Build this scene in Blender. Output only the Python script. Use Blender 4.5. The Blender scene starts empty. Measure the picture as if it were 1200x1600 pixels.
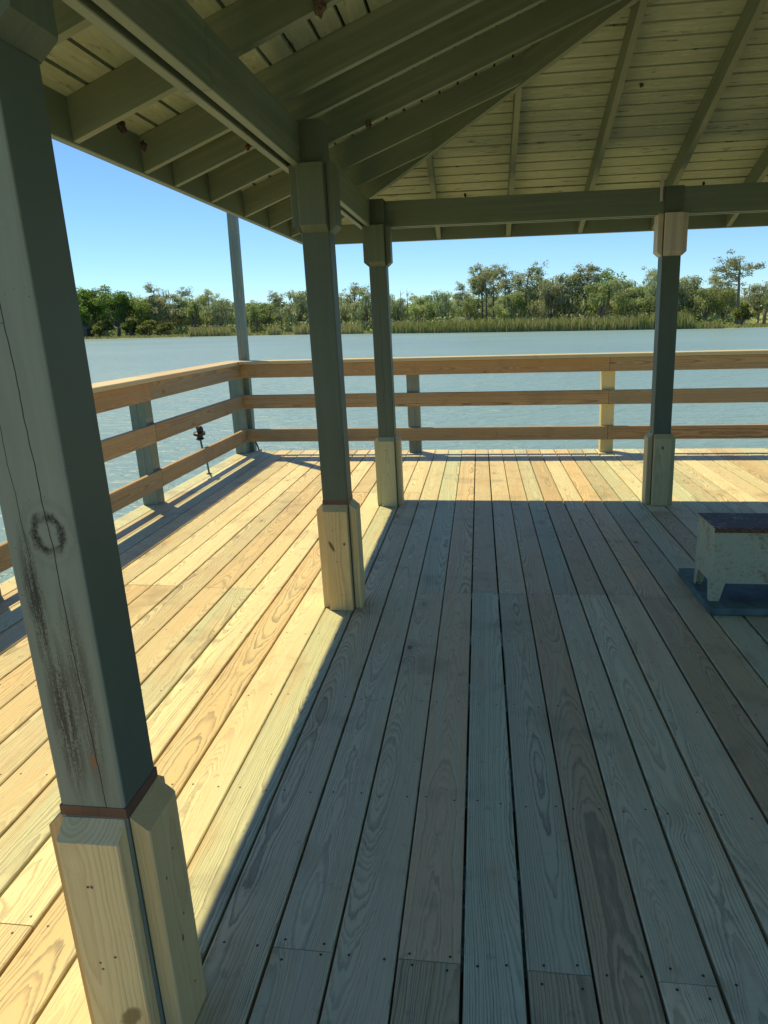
import bpy, math, random
import numpy as np
from mathutils import Vector, Matrix
R = math.radians
scene = bpy.context.scene
COL = scene.collection

# ------------------------------------------------------------------ camera
cam_d = bpy.data.cameras.new('camera')
cam = bpy.data.objects.new('camera', cam_d); COL.objects.link(cam); scene.camera = cam
cr = Vector((0.99149, 0.12730, -0.02717)); cu = Vector((-0.00668, 0.25827, 0.96605)); cf = Vector((-0.12999, 0.95765, -0.25692))
M = Matrix.Identity(4)
for i in range(3):
    M[i][0] = cr[i]; M[i][1] = cu[i]; M[i][2] = -cf[i]
M[0][3], M[1][3], M[2][3] = 0, 0, 1.5
cam.matrix_world = M
cam_d.sensor_fit = 'VERTICAL'; cam_d.sensor_height = 36; cam_d.sensor_width = 27
cam_d.lens = 1115.9 / 1600 * 36
cam_d.clip_start = 0.05; cam_d.clip_end = 6000

# ------------------------------------------------------------------ light
KX, KY = 0.4026, 0.3787                      # shadow shift per metre of height
sun_dir = Vector((-KX, KY, 1)).normalized()
w = bpy.data.worlds.new('World'); scene.world = w; w.use_nodes = True
wn = w.node_tree; wn.nodes.clear()
sky = wn.nodes.new('ShaderNodeTexSky'); sky.sky_type = 'NISHITA'; sky.sun_disc = False
sky.sun_elevation = math.asin(sun_dir.z); sky.sun_rotation = math.atan2(sun_dir.x, sun_dir.y)
sky.air_density = 1.0; sky.dust_density = 0.0; sky.ozone_density = 4.0; sky.altitude = 1500
bg = wn.nodes.new('ShaderNodeBackground'); bg.inputs[1].default_value = 0.086
wo = wn.nodes.new('ShaderNodeOutputWorld')
tint = wn.nodes.new('ShaderNodeMix'); tint.data_type = 'RGBA'; tint.blend_type = 'MULTIPLY'; tint.inputs[0].default_value = 1
tint.inputs[7].default_value = (0.72, 0.91, 1.04, 1)      # clear deep blue spring sky
wn.links.new(sky.outputs[0], tint.inputs[6]); wn.links.new(tint.outputs[2], bg.inputs[0]); wn.links.new(bg.outputs[0], wo.inputs[0])
sun_d = bpy.data.lights.new('sun', 'SUN'); sun_d.energy = 3.15; sun_d.angle = R(0.53); sun_d.color = (1.0, 0.81, 0.42)
sun = bpy.data.objects.new('sun', sun_d); COL.objects.link(sun)
sun.rotation_euler = sun_dir.to_track_quat('Z', 'Y').to_euler()
vs = scene.view_settings; vs.view_transform = 'Standard'; vs.look = 'None'; vs.gamma = 1; vs.exposure = 0.78
scene.cycles.max_bounces = 8; scene.cycles.diffuse_bounces = 6
scene.cycles.sample_clamp_indirect = 6

# ------------------------------------------------------------------ node helper
class NT:
    def __init__(s, name):
        s.m = bpy.data.materials.new(name); s.m.use_nodes = True
        s.t = s.m.node_tree; s.t.nodes.clear()
        s.out = s.t.nodes.new('ShaderNodeOutputMaterial')
        s.b = s.t.nodes.new('ShaderNodeBsdfPrincipled'); s.t.links.new(s.b.outputs[0], s.out.inputs[0])
    def put(s, sock, v):
        if hasattr(v, 'is_output') or isinstance(v, bpy.types.NodeSocket): s.t.links.new(v, sock)
        else: sock.default_value = v
    def m_(s, op, a, b=0.0, c=None, clamp=False):
        n = s.t.nodes.new('ShaderNodeMath'); n.operation = op; n.use_clamp = clamp
        s.put(n.inputs[0], a); s.put(n.inputs[1], b)
        if c is not None: s.put(n.inputs[2], c)
        return n.outputs[0]
    def add(s, a, b): return s.m_('ADD', a, b)
    def sub(s, a, b): return s.m_('SUBTRACT', a, b)
    def mul(s, a, b): return s.m_('MULTIPLY', a, b)
    def xyz(s, x, y, z):
        n = s.t.nodes.new('ShaderNodeCombineXYZ')
        for i, v in enumerate((x, y, z)): s.put(n.inputs[i], v)
        return n.outputs[0]
    def sep(s, v):
        n = s.t.nodes.new('ShaderNodeSeparateXYZ'); s.put(n.inputs[0], v); return n.outputs
    def attr(s, name, typ='GEOMETRY'):
        n = s.t.nodes.new('ShaderNodeAttribute'); n.attribute_name = name; n.attribute_type = typ; return n
    def noise(s, vec, scale=1.0, detail=2.0, rough=0.5, dist=0.0):
        n = s.t.nodes.new('ShaderNodeTexNoise'); s.put(n.inputs['Vector'], vec)
        n.inputs['Scale'].default_value = scale; n.inputs['Detail'].default_value = detail
        n.inputs['Roughness'].default_value = rough; n.inputs['Distortion'].default_value = dist
        return n.outputs[0]
    def mix(s, f, a, b, mode='MIX'):
        n = s.t.nodes.new('ShaderNodeMix'); n.data_type = 'RGBA'; n.blend_type = mode
        s.put(n.inputs[0], f)
        for i, v in ((6, a), (7, b)):
            s.put(n.inputs[i], v if not isinstance(v, tuple) else (v + (1,) if len(v) == 3 else v))
        return n.outputs[2]
    def mr(s, v, a, b, c=0.0, d=1.0, smooth=False):
        n = s.t.nodes.new('ShaderNodeMapRange'); n.clamp = True
        if smooth: n.interpolation_type = 'SMOOTHSTEP'
        s.put(n.inputs[0], v)
        for i, x in enumerate((a, b, c, d)): s.put(n.inputs[i + 1], x)
        return n.outputs[0]
    def bump(s, h, strength=0.3, dist=0.01, normal=None):
        n = s.t.nodes.new('ShaderNodeBump'); n.inputs['Strength'].default_value = strength
        n.inputs['Distance'].default_value = dist; s.put(n.inputs['Height'], h)
        if normal is not None: s.put(n.inputs['Normal'], normal)
        s.put(s.b.inputs['Normal'], n.outputs[0]); return n.outputs[0]
    def coord(s, k='Object'):
        return s.t.nodes.new('ShaderNodeTexCoord').outputs[k]

def grain(T, spacing=0.0055, seed=0.0):
    """growth rings of a sawn board from its own across/along/depth coordinates -> dict of sockets"""
    a, l, d = T.sep(T.attr('gc').outputs['Vector'])
    r0 = T.add(T.attr('rnd').outputs['Fac'], seed)
    r1 = T.m_('FRACT', T.mul(r0, 17.31)); r2 = T.m_('FRACT', T.mul(r0, 53.77)); r3 = T.m_('FRACT', T.mul(r0, 91.13))
    off = T.mul(r0, 97.0)
    n1 = T.noise(T.xyz(off, T.mul(l, 0.42), 0.0), 1.0, 1.2)
    n2 = T.noise(T.xyz(0.0, T.mul(l, 0.5), off), 1.0, 1.0)
    cx = T.add(T.mul(T.sub(r1, 0.5), 0.15), T.mul(T.sub(n2, 0.5), 0.06))
    dd = T.add(T.add(0.012, T.mul(r2, 0.06)), T.add(T.mul(T.sub(n1, 0.45), 0.20), T.mul(T.sub(T.noise(T.xyz(off, T.mul(l, 2.1), 4.0), 1.0, 1.0), 0.5), 0.022)))
    wob = T.mul(T.sub(T.noise(T.xyz(T.mul(a, 20.0), T.mul(l, 5.5), off), 1.0, 4.0, 0.62), 0.5), 0.010)
    # knots
    vo = T.t.nodes.new('ShaderNodeTexVoronoi'); vo.feature = 'F1'; vo.voronoi_dimensions = '3D'
    T.put(vo.inputs['Vector'], T.xyz(T.mul(a, 5.0), T.mul(l, 2.6), off)); vo.inputs['Scale'].default_value = 1
    cell = T.sep(vo.outputs['Color'])[0]
    on = T.m_('GREATER_THAN', cell, 0.5)
    kd = vo.outputs['Distance']
    kn = T.mul(T.mr(T.add(kd, T.mul(T.sub(T.noise(T.xyz(T.mul(a, 90.0), T.mul(l, 90.0), off), 1.0, 2.0), .5), .05)), 0.085, 0.03, 0, 1, True), on)
    halo = T.mul(T.mr(kd, 0.30, 0.05, 0, 1, True), on)
    ea = T.sub(a, cx); ed = T.add(d, dd)
    rr = T.m_('SQRT', T.add(T.mul(ea, ea), T.mul(ed, ed)))
    rr = T.add(T.add(rr, wob), T.mul(halo, 0.014))
    fib0 = T.noise(T.xyz(T.mul(a, 160.0), T.mul(l, 14.0), off), 1.0, 3.0, 0.6)
    rr = T.add(rr, T.mul(T.sub(T.noise(T.xyz(T.mul(rr, 75.0), off, 2.0), 1.0, 2.0, 0.6), 0.5), 0.014))      # wide and narrow years
    sp = T.add(spacing * 0.7, T.mul(r3, spacing * 0.8))
    q = T.m_('DIVIDE', T.add(rr, T.mul(T.sub(fib0, 0.5), 0.0012)), sp); ring = T.m_('FRACT', q)
    late = T.mul(T.mr(ring, 0.30, 0.88, 0, 1, True), T.mr(ring, 1.0, 0.92, 0, 1))
    yr = T.m_('FRACT', T.mul(T.m_('SINE', T.mul(T.m_('FLOOR', q), 12.9898)), 43758.5)); late = T.mul(late, T.mr(yr, 0, 1, 0.45, 1.0))
    fib = T.noise(T.xyz(T.mul(a, 420.0), T.mul(l, 9.0), T.mul(d, 420.0)), 1.0, 2.0, 0.6)
    late = T.mul(late, T.mr(fib, 0.3, 0.7, 0.45, 1.15))
    blot = T.noise(T.xyz(T.mul(a, 9.0), T.mul(l, 1.4), off), 1.0, 3.0, 0.55)
    streak = T.noise(T.xyz(T.mul(a, 30.0), T.mul(l, 0.9), off), 1.0, 2.0, 0.55)
    return dict(a=a, l=l, d=d, r0=r0, r1=r1, r2=r2, r3=r3, off=off, late=late, knot=kn, halo=halo, fib=fib, blot=blot, streak=streak)

def raw_wood(name, pale, tan, green, late, contrast=0.55, dirt=0.25, rough=0.62, spacing=0.0055, seed=0.0, greenness=1.0, special=None):
    T = NT(name); G = grain(T, spacing, seed)
    base = T.mix(T.mr(G['r1'], 0.2, 0.85), pale, green)
    base = T.mix(T.mul(T.mr(G['r2'], 0.45, 0.95), 0.9), base, tan)
    base = T.mix(T.mul(T.mr(G['blot'], 0.5, 0.72, 0, 1, True), 0.65), base, tan)
    base = T.mix(T.mul(T.mr(G['streak'], 0.52, 0.7, 0, 1, True), 0.4 * greenness), base, green)
    c = T.mul(T.mul(G['late'], contrast), T.mr(G['r3'], 0, 1, 0.55, 1.0))
    base = T.mix(c, base, late)
    base = T.mix(T.mul(T.mr(G['fib'], 0.35, 0.75), 0.28), base, T.mix(0.5, base, late))
    base = T.mix(T.mul(G['knot'], 0.8), base, (0.10, 0.055, 0.025))
    base = T.mix(T.mul(G['halo'], 0.25), base, (0.25, 0.13, 0.05))
    # foot traffic, water spots and scuffs
    P = T.coord('Object')
    dn = T.noise(P, 2.3, 5.0, 0.62)
    base = T.mix(T.mul(T.mr(dn, 0.52, 0.72, 0, 1, True), dirt), base, (0.16, 0.13, 0.09))
    sc = T.noise(P, 11.0, 4.0, 0.7)
    base = T.mix(T.mul(T.mr(sc, 0.60, 0.70, 0, 1, True), dirt * 0.7), base, (0.12, 0.09, 0.06))
    if special: base = special(T, G, base)
    tone = T.mr(G['r0'], 0, 1, 0.80, 1.08)
    hs = T.t.nodes.new('ShaderNodeHueSaturation'); T.put(hs.inputs['Color'], base); T.put(hs.inputs['Value'], tone)
    T.put(T.b.inputs['Base Color'], hs.outputs[0])
    T.put(T.b.inputs['Roughness'], T.mr(G['late'], 0, 1, rough, rough - 0.12))
    T.b.inputs['Specular IOR Level'].default_value = 0.35
    T.bump(T.add(T.mul(G['late'], 0.6), T.mul(G['fib'], 0.5)), 0.35, 0.0012)
    return T.m

def painted(name, paint, paint2, worn, wear=0.2, rough=0.5, seed=0.0, mildew=0.0, crack=False, special=None, grainy=0.5):
    T = NT(name); G = grain(T, 0.006, seed)
    P = T.coord('Object')
    big = T.noise(P, 1.7, 4.0, 0.6)
    base = T.mix(T.mr(big, 0.35, 0.7), paint, paint2)
    base = T.mix(T.mul(T.mr(G['streak'], 0.45, 0.75, 0, 1, True), 0.35), base, worn)
    pn = T.noise(T.xyz(T.mul(G['a'], 60.0), T.mul(G['l'], 9.0), G['off']), 1.0, 5.0, 0.7)
    base = T.mix(T.mul(T.mr(pn, 0.60 - 0.15 * wear, 0.72, 0, 1, True), min(1, wear * 2)), base, worn)
    base = T.mix(T.mul(G['late'], 0.16 * grainy), base, (0.03, 0.035, 0.03))
    if mildew > 0:
        mn = T.noise(T.xyz(T.mul(G['a'], 34.0), T.mul(G['l'], 4.0), G['off']), 1.0, 6.0, 0.75)
        base = T.mix(T.mul(T.mr(mn, 0.56, 0.70, 0, 1, True), mildew), base, (0.018, 0.02, 0.018))
    hgt = T.add(T.mul(G['late'], 0.5 * grainy), T.mul(pn, 0.5))
    if crack:
        cn = T.noise(T.xyz(0.0, T.mul(G['l'], 1.6), G['off']), 1.0, 3.0, 0.6)
        cdist = T.m_('ABSOLUTE', T.sub(G['a'], T.mul(T.sub(cn, 0.52), 0.09)))
        wd = T.mr(T.noise(T.xyz(3.1, T.mul(G['l'], 2.3), G['off']), 1.0, 2.0), 0.3, 0.6, 0.0, 0.0016)
        ck = T.m_('LESS_THAN', cdist, wd)
        base = T.mix(T.mul(ck, 0.85), base, (0.008, 0.009, 0.008)); hgt = T.sub(hgt, T.mul(ck, 1.5))
    if special: base = special(T, G, base)
    T.put(T.b.inputs['Base Color'], base)
    T.b.inputs['Roughness'].default_value = rough
    T.b.inputs['Specular IOR Level'].default_value = 0.4
    T.bump(hgt, 0.4, 0.0015)
    return T.m

def plain(name, color, rough=0.6, metal=0.0, var=0.15, scale=6.0, bump=0.2):
    T = NT(name); P = T.coord('Object'); n = T.noise(P, scale, 5, 0.6)
    dark = tuple(c * (1 - var * 2) for c in color); lite = tuple(min(1, c * (1 + var)) for c in color)
    T.put(T.b.inputs['Base Color'], T.mix(T.mr(n, 0.3, 0.7), dark, lite))
    T.b.inputs['Roughness'].default_value = rough; T.b.inputs['Metallic'].default_value = metal
    if bump: T.bump(n, bump, 0.004)
    return T.m

# ------------------------------------------------------------------ mesh builder
SX, SY = -0.0240, -0.0183                     # the old pavilion leans a little over more than a degree
def lean(p): return (p[0] + SX * p[2], p[1] + SY * p[2], p[2])
rng = random.Random(7)
class MB:
    def __init__(s): s.v = []; s.f = []; s.gc = []; s.rn = []; s.mi = []
    def poly(s, pts, faces, gcs, rnd=None, mi=0, sh=True):
        o = len(s.v); rnd = rng.random() if rnd is None else rnd
        s.v += [lean(p) if sh else tuple(p) for p in pts]; s.gc += [tuple(g) for g in gcs]; s.rn += [rnd] * len(pts)
        s.f += [tuple(i + o for i in f) for f in faces]; s.mi += [mi] * len(faces)
    def prism(s, A, B, ax, az, sec, rnd=None, mi=0, e0=None, e1=None, sh=True):
        """section sec [(a,d)] swept from A to B; ax, az = unit axes of a and d; e0/e1(a,d) push the ends along the sweep"""
        A = Vector(A); B = Vector(B); L = (B - A).length; dr = (B - A) / L; ax = Vector(ax); az = Vector(az)
        pts = []; g = []
        loff = rng.random() * 9
        for k, (base, ef) in enumerate(((0, e0), (L, e1))):
            for (a, d) in sec:
                t = base + (ef(a, d) if ef else 0)
                pts.append(A + dr * t + ax * a + az * d); g.append((a, t + loff, d))
        n = len(sec)
        fs = [tuple(range(n))[::-1], tuple(range(n, 2 * n))] + [(i, (i + 1) % n, n + (i + 1) % n, n + i) for i in range(n)]
        s.poly(pts, fs, g, rnd, mi, sh)
    def board(s, A, B, ax, w, az, t, bev=0.003, **k):
        """rectangular stick; A,B on the middle of its lower (d=0) face; w along ax, t along az"""
        h = w / 2; b = min(bev, w / 4, t / 4)
        sec = [(-h + b, 0), (h - b, 0), (h, b), (h, t - b), (h - b, t), (-h + b, t), (-h, t - b), (-h, b)] if b > 0 else [(-h, 0), (h, 0), (h, t), (-h, t)]
        s.prism(A, B, ax, az, sec, **k)
    def build(s, name, mats, parent=None, smooth=False):
        me = bpy.data.meshes.new(name)
        loc = parent_world(parent) if parent else Vector((0, 0, 0))
        me.from_pydata([tuple(Vector(p) - loc) for p in s.v], [], s.f)
        for i, m in enumerate(mats if isinstance(mats, (list, tuple)) else [mats]): me.materials.append(m)
        a = me.attributes.new('gc', 'FLOAT_VECTOR', 'POINT'); a.data.foreach_set('vector', np.array(s.gc, dtype=np.float32).ravel())
        a = me.attributes.new('rnd', 'FLOAT', 'POINT'); a.data.foreach_set('value', np.array(s.rn, dtype=np.float32))
        me.polygons.foreach_set('material_index', s.mi)
        if smooth: me.polygons.foreach_set('use_smooth', [True] * len(s.f))
        import bmesh
        bm = bmesh.new(); bm.from_mesh(me); bmesh.ops.recalc_face_normals(bm, faces=bm.faces); bm.to_mesh(me); bm.free()
        o = bpy.data.objects.new(name, me); COL.objects.link(o)
        if parent: o.parent = parent
        return o
def parent_world(p):
    v = Vector((0, 0, 0))
    while p: v = v + p.location; p = p.parent
    return v
def tag(o, label=None, cat=None, group=None, kind=None):
    for k, v in (('label', label), ('category', cat), ('group', group), ('kind', kind)):
        if v: o[k] = v
    return o
def empty(name, loc, **k):
    o = bpy.data.objects.new(name, None); COL.objects.link(o); o.location = loc; o.empty_display_size = 0.2
    return tag(o, **k)

# ------------------------------------------------------------------ materials
PALE = (0.79, 0.69, 0.42); TAN = (0.72, 0.53, 0.28); GREEN = (0.62, 0.66, 0.43); LATE = (0.215, 0.20, 0.12)
def base_knots(T, G, base):
    # the knots and bruises that sit on particular base boards
    x, y, z = T.sep(T.t.nodes.new('ShaderNodeNewGeometry').outputs['Position'])
    fx = T.add(x, T.mul(z, 0.024)); fy = T.add(y, T.mul(z, 0.0183))
    wv = T.mul(T.sub(T.noise(T.xyz(T.mul(fx, 70), T.mul(fy, 70), T.mul(z, 70)), 1, 3, .6), .5), 1.2)
    for cx, cy, cz, rx, ry, rz, skew, col in ((-0.753, 3.53, 0.365, .010, .012, .028, -.45, (.09, .065, .02)), (-0.684, 3.53, 0.378, .006, .012, .009, 0, (.14, .05, .015)),
            (-0.731, 1.082, 0.45, .0035, .01, .004, 0, (.05, .03, .015)), (-0.745, 1.082, 0.262, .003, .01, .003, 0, (.05, .03, .015)), (-0.742, 1.082, 0.246, .003, .01, .003, 0, (.05, .03, .015)),
            (-0.700, 1.082, 0.125, .020, .012, .026, .5, (.20, .14, .05)), (-0.618, 1.185, 0.232, .012, .004, .009, 0, (.06, .03, .012)),
            (-0.618, 1.16, 0.41, .012, .003, .004, 0, (.08, .05, .02)), (1.463, 5.847, 0.475, .009, .012, .013, 0, (.05, .07, .03)), (-0.745, 5.766, 0.48, .004, .012, .004, 0, (.06, .05, .02))):
        u = T.m_('DIVIDE', T.sub(T.sub(fx, cx), T.mul(T.sub(z, cz), skew)), rx); v = T.m_('DIVIDE', T.sub(fy, cy), ry); q = T.m_('DIVIDE', T.sub(z, cz), rz)
        d = T.add(T.add(T.mul(u, u), T.mul(v, v)), T.add(T.mul(q, q), wv))
        base = T.mix(T.mr(d, 1.6, .5, 0, .85, True), base, col)
    return base
M_deck = raw_wood('deck_wood', PALE, TAN, GREEN, LATE, contrast=1.0, dirt=0.36, spacing=0.0037)
M_rail = raw_wood('rail_wood', (0.52, 0.36, 0.18), (0.48, 0.27, 0.10), (0.36, 0.29, 0.17), (0.15, 0.08, 0.035), contrast=1.0, dirt=0.30, seed=0.37, spacing=0.0085)
M_cap = raw_wood('cap_wood', (0.62, 0.54, 0.33), (0.56, 0.42, 0.22), (0.45, 0.45, 0.28), (0.33, 0.26, 0.14), contrast=0.35, dirt=0.1, seed=0.71)
M_base = raw_wood('base_wood', (0.86, 0.68, 0.33), (0.78, 0.52, 0.21), (0.70, 0.63, 0.31), (0.46, 0.30, 0.12), contrast=0.7, dirt=0.12, special=base_knots, spacing=0.007, seed=0.19)
M_base2 = raw_wood('base_wood_green', (0.58, 0.56, 0.32), (0.55, 0.45, 0.24), (0.44, 0.48, 0.27), (0.30, 0.26, 0.13), contrast=0.5, dirt=0.15, spacing=0.007, seed=0.59, special=base_knots)
PG = (0.090, 0.118, 0.080); PG2 = (0.11, 0.14, 0.092)
M_post = painted('green_post_paint', PG, PG2, (0.12, 0.16, 0.13), wear=0.25, mildew=0.12, grainy=1.6)
M_postc = painted('cracked_green_post_paint', PG, PG2, (0.12, 0.16, 0.13), wear=0.25, crack=True, mildew=0.15)
M_brk = painted('green_bracket_paint', (0.105, 0.135, 0.085), (0.13, 0.16, 0.10), (0.20, 0.24, 0.16), wear=0.12, mildew=0.08, seed=.3)
M_beam = painted('green_beam_paint', (0.155, 0.20, 0.13), (0.185, 0.23, 0.15), (0.32, 0.37, 0.25), wear=0.12, mildew=0.08)
M_ceil = painted('ceiling_paint', (0.29, 0.35, 0.24), (0.38, 0.44, 0.30), (0.50, 0.55, 0.40), wear=0.45, rough=0.65, mildew=0.85, grainy=0.8)
M_wpost = painted('weathered_green_post', (0.16, 0.22, 0.18), (0.2, 0.25, 0.19), (0.30, 0.30, 0.22), wear=0.5, mildew=0.25, crack=True)
M_beige = painted('beige_board_paint', (0.62, 0.54, 0.42), (0.68, 0.60, 0.47), (0.3, 0.26, 0.2), wear=0.1, mildew=0.15)
M_copper = painted('bare_red_wood_band', (0.13, 0.062, 0.038), (0.17, 0.085, 0.05), (0.08, 0.045, 0.03), wear=0.5)
M_dark = plain('dark_metal', (0.03, 0.032, 0.03), 0.5, 0.3)
M_nail = plain('screw_heads', (0.07, 0.06, 0.05), 0.5, 0.4, bump=0)
M_under = plain('dark_framing', (0.12, 0.10, 0.07), 0.8)
M_gap_shade = plain('gap_shade_black', (0.012, 0.012, 0.011), 0.95)  # shade seen through the ceiling gaps, painted as a black slab underside
M_shingle = plain('roof_shingles', (0.09, 0.085, 0.075), 0.9, scale=20)

def p1_marks_and_light(T, G, base):
    """mildew streaks, the big knot and the rust stain on the nearest post, where the post itself carries them; the daylit front face is painted paler"""
    x, y, z = T.sep(T.t.nodes.new('ShaderNodeNewGeometry').outputs['Position'])
    fx = T.add(x, T.mul(z, 0.024))
    front = T.m_('LESS_THAN', T.add(y, T.mul(z, 0.0183)), 1.125)
    base = T.mix(T.mul(front, 0.75), base, T.mix(T.mr(T.noise(T.xyz(T.mul(fx, 30), 0.0, T.mul(z, 3.0)), 1, 4, 0.6), 0.3, 0.7), (0.23, 0.265, 0.20), (0.30, 0.335, 0.255)))  # daylight on the front face painted in as a paler grey-green
    sn = T.noise(T.xyz(T.mul(fx, 75.0), 0.0, T.mul(z, 5.5)), 1.0, 6.0, 0.8)
    spk = T.noise(T.xyz(T.mul(fx, 260.0), 0.0, T.mul(z, 160.0)), 1.0, 3.0, 0.8)
    def blob(cx, cz, rx, rz):
        u = T.m_('DIVIDE', T.sub(fx, cx), rx); v = T.m_('DIVIDE', T.sub(z, cz), rz)
        return T.mr(T.add(T.mul(u, u), T.mul(v, v)), 1.0, 0.1, 0, 1)
    s1 = T.m_('MAXIMUM', blob(-0.742, 0.80, 0.034, 0.20), blob(-0.757, 1.03, 0.022, 0.16))
    s1 = T.m_('MAXIMUM', s1, T.mul(blob(-0.700, 0.84, 0.03, 0.26), 0.7))
    amt = T.mul(s1, T.mr(T.add(sn, T.mul(T.sub(spk, 0.5), 0.5)), 0.40, 0.55, 0, 1, True))
    base = T.mix(T.mul(T.mul(amt, front), 0.85), base, (0.014, 0.015, 0.014))
    # knot
    u = T.m_('DIVIDE', T.sub(fx, -0.708), 0.026); v = T.m_('DIVIDE', T.sub(z, 1.161), 0.032)
    wv = T.mul(T.sub(T.noise(T.xyz(T.mul(fx, 60), 0.0, T.mul(z, 50)), 1, 4, 0.7), 0.5), 1.1)
    kr = T.add(T.m_('SQRT', T.add(T.mul(u, u), T.mul(v, v))), wv)
    ringk = T.m_('MAXIMUM', T.mul(T.mr(kr, 0.55, 0.95, 0, 1, True), T.mr(kr, 1.45, 0.95, 0, 1, True)), T.mul(T.mul(T.mr(kr, 1.5, 1.75, 0, 1, True), T.mr(kr, 2.3, 1.8, 0, 1, True)), 0.12))
    ringk = T.mul(ringk, T.mr(T.m_('ABSOLUTE', T.add(u, T.mul(v, 0.3))), 0.0, 0.6, 0.55, 1.15))
    ringk = T.mul(ringk, T.mr(spk, 0.25, 0.6, 0.25, 1.0))
    base = T.mix(T.mul(T.mul(ringk, front), 1.0), base, (0.012, 0.013, 0.012))
    o = T.mul(blob(-0.704, 0.705, 0.007, 0.022), T.mr(sn, 0.35, 0.5))
    base = T.mix(T.mul(T.mul(o, front), 0.9), base, (0.30, 0.13, 0.05))
    dots = T.m_('GREATER_THAN', T.noise(T.xyz(T.mul(fx, 180), 5.0, T.mul(z, 160)), 1, 1, 0.5), 0.755)
    base = T.mix(T.mul(T.mul(dots, front), 0.85), base, (0.012, 0.013, 0.012))
    # long drying cracks
    for cx, dz, wdt, z0, z1, ph in ((-0.703, -0.022, 0.0011, 0.60, 2.0, 1.0), (-0.752, -0.012, 0.0007, 0.95, 1.9, 4.0)):
        cn = T.mul(T.sub(T.noise(T.xyz(ph, 0.0, T.mul(z, 5.0)), 1, 3, 0.6), 0.5), 0.022)
        cc = T.add(T.add(cx, T.mul(T.sub(z, 1.0), dz)), cn)
        ck = T.m_('LESS_THAN', T.m_('ABSOLUTE', T.sub(fx, cc)), wdt)
        ck = T.mul(ck, T.mul(T.m_('GREATER_THAN', z, z0), T.m_('LESS_THAN', z, z1)))
        base = T.mix(T.mul(T.mul(ck, front), 0.9), base, (0.01, 0.01, 0.01))
    return base
M_post1 = painted('faded_lit_front_post_paint', PG, PG2, (0.12, 0.16, 0.13), wear=0.2, special=p1_marks_and_light, seed=0.11)

# ------------------------------------------------------------------ deck
X_, Y_, Z_ = (1, 0, 0), (0, 1, 0), (0, 0, 1)
DY0, DY1 = -6.0, 8.505
gaps = [-2.98, -2.935, -2.775, -2.612, -2.448, -2.283, -2.115, -1.954, -1.788, -1.622, -1.457, -1.302, -1.142, -0.983, -0.823, -0.663, -0.503, -0.345, -0.187, -0.032, 0.122, 0.278, 0.422, 0.561, 0.718, 0.883, 1.04]
gaps = gaps[1:]
while gaps[-1] < 6.3: gaps.append(gaps[-1] + 0.1565)
deck = MB(); screws = MB()
JY = [1.39 + 0.612 * k for k in range(-12, 12)]
drng = random.Random(21)
for i in range(len(gaps) - 1):
    x0, x1 = gaps[i], gaps[i + 1]; c = (x0 + x1) / 2
    gw = drng.choice((0.0035, 0.006, 0.007, 0.009, 0.011)); wd = (x1 - x0) - gw * 1.15
    near = {-0.503: 1, -0.187: 1, 0.122: 1, 0.422: 1}.get(x0, 0)
    joints = []
    joints.append(-1.06 if near else -2.28)
    if near or (x0 < -1.1 and i % 2 == 0) or (x0 > 0.6 and i % 2 == 1): joints.append(1.392)
    if x0 > -0.35 or (x0 < -1.2 and i % 3 != 1): joints.append(3.838 + drng.uniform(-.012, .012))
    if x0 in (0.422, 0.718, -0.345) or (x0 > 1.1 and i % 3 == 0): joints.append(5.67)
    if not joints[1:] : joints.append(3.838 if x0 > 0 else 6.29)
    ys = [DY0] + joints + [DY1 + drng.uniform(-0.004, 0.006)]
    for a, b in zip(ys[:-1], ys[1:]):
        zt = drng.uniform(-0.0022, 0.0)
        deck.board((c, a + 0.0012, zt - 0.038), (c, b - 0.0012, zt - 0.038 + drng.uniform(-0.001, 0.0)), X_, wd, Z_, 0.038, bev=0.0035, sh=False)
        for jy in JY:
            if a < jy < b or abs(jy - a) < .05 or abs(jy - b) < .05:
                for sgn in (-1, 1):
                    yy = jy
                    if abs(jy - a) < .05: yy = a + drng.uniform(.018, .03)
                    if abs(jy - b) < .05: yy = b - drng.uniform(.018, .03)
                    sx_, sy_ = c + sgn * (wd / 2 - drng.uniform(.022, .04)), yy + drng.uniform(-.012, .012)
                    r = 0.0038; z = zt + 0.0006
                    n = 7
                    pts = [(sx_ + r * math.cos(2 * math.pi * k / n), sy_ + r * math.sin(2 * math.pi * k / n), z) for k in range(n)] + [(sx_, sy_, z - 0.0005)]
                    if -3 < sx_ < 4.5 and 0.8 < sy_: screws.poly(pts, [(k, (k + 1) % n, n) for k in range(n)], [(0, 0, 0)] * (n + 1), 0.5, 1, sh=False)
# framing below
deck.v += screws.v; nv = len(deck.v) - len(screws.v)
deck.f += [tuple(i + nv for i in f) for f in screws.f]; deck.gc += screws.gc; deck.rn += screws.rn; deck.mi += screws.mi
for jy in JY:
    deck.board((-2.93, jy, -0.235), (6.2, jy, -0.235), Y_, 0.038, Z_, 0.19, bev=0, mi=2, sh=False)
deck.board((-2.945, DY0, -0.24), (-2.945, 8.47, -0.24), X_, 0.038, Z_, 0.195, bev=0.002, mi=2, sh=False)
deck.board((-2.96, 8.475, -0.24), (6.2, 8.475, -0.24), Y_, 0.038, Z_, 0.195, bev=0.002, mi=2, sh=False)
for px in (-2.8, -0.7, 1.45, 3.6, 5.9):
    for py in (-5, -2.6, -0.2, 2.2, 4.8, 8.35):
        deck.board((px, py, -3.0), (px, py, -0.245), X_, 0.2, Y_, 0.2, bev=0.02, mi=2, sh=False)
o = deck.build('deck', [M_deck, M_nail, M_under]); tag(o, kind='structure')

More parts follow.
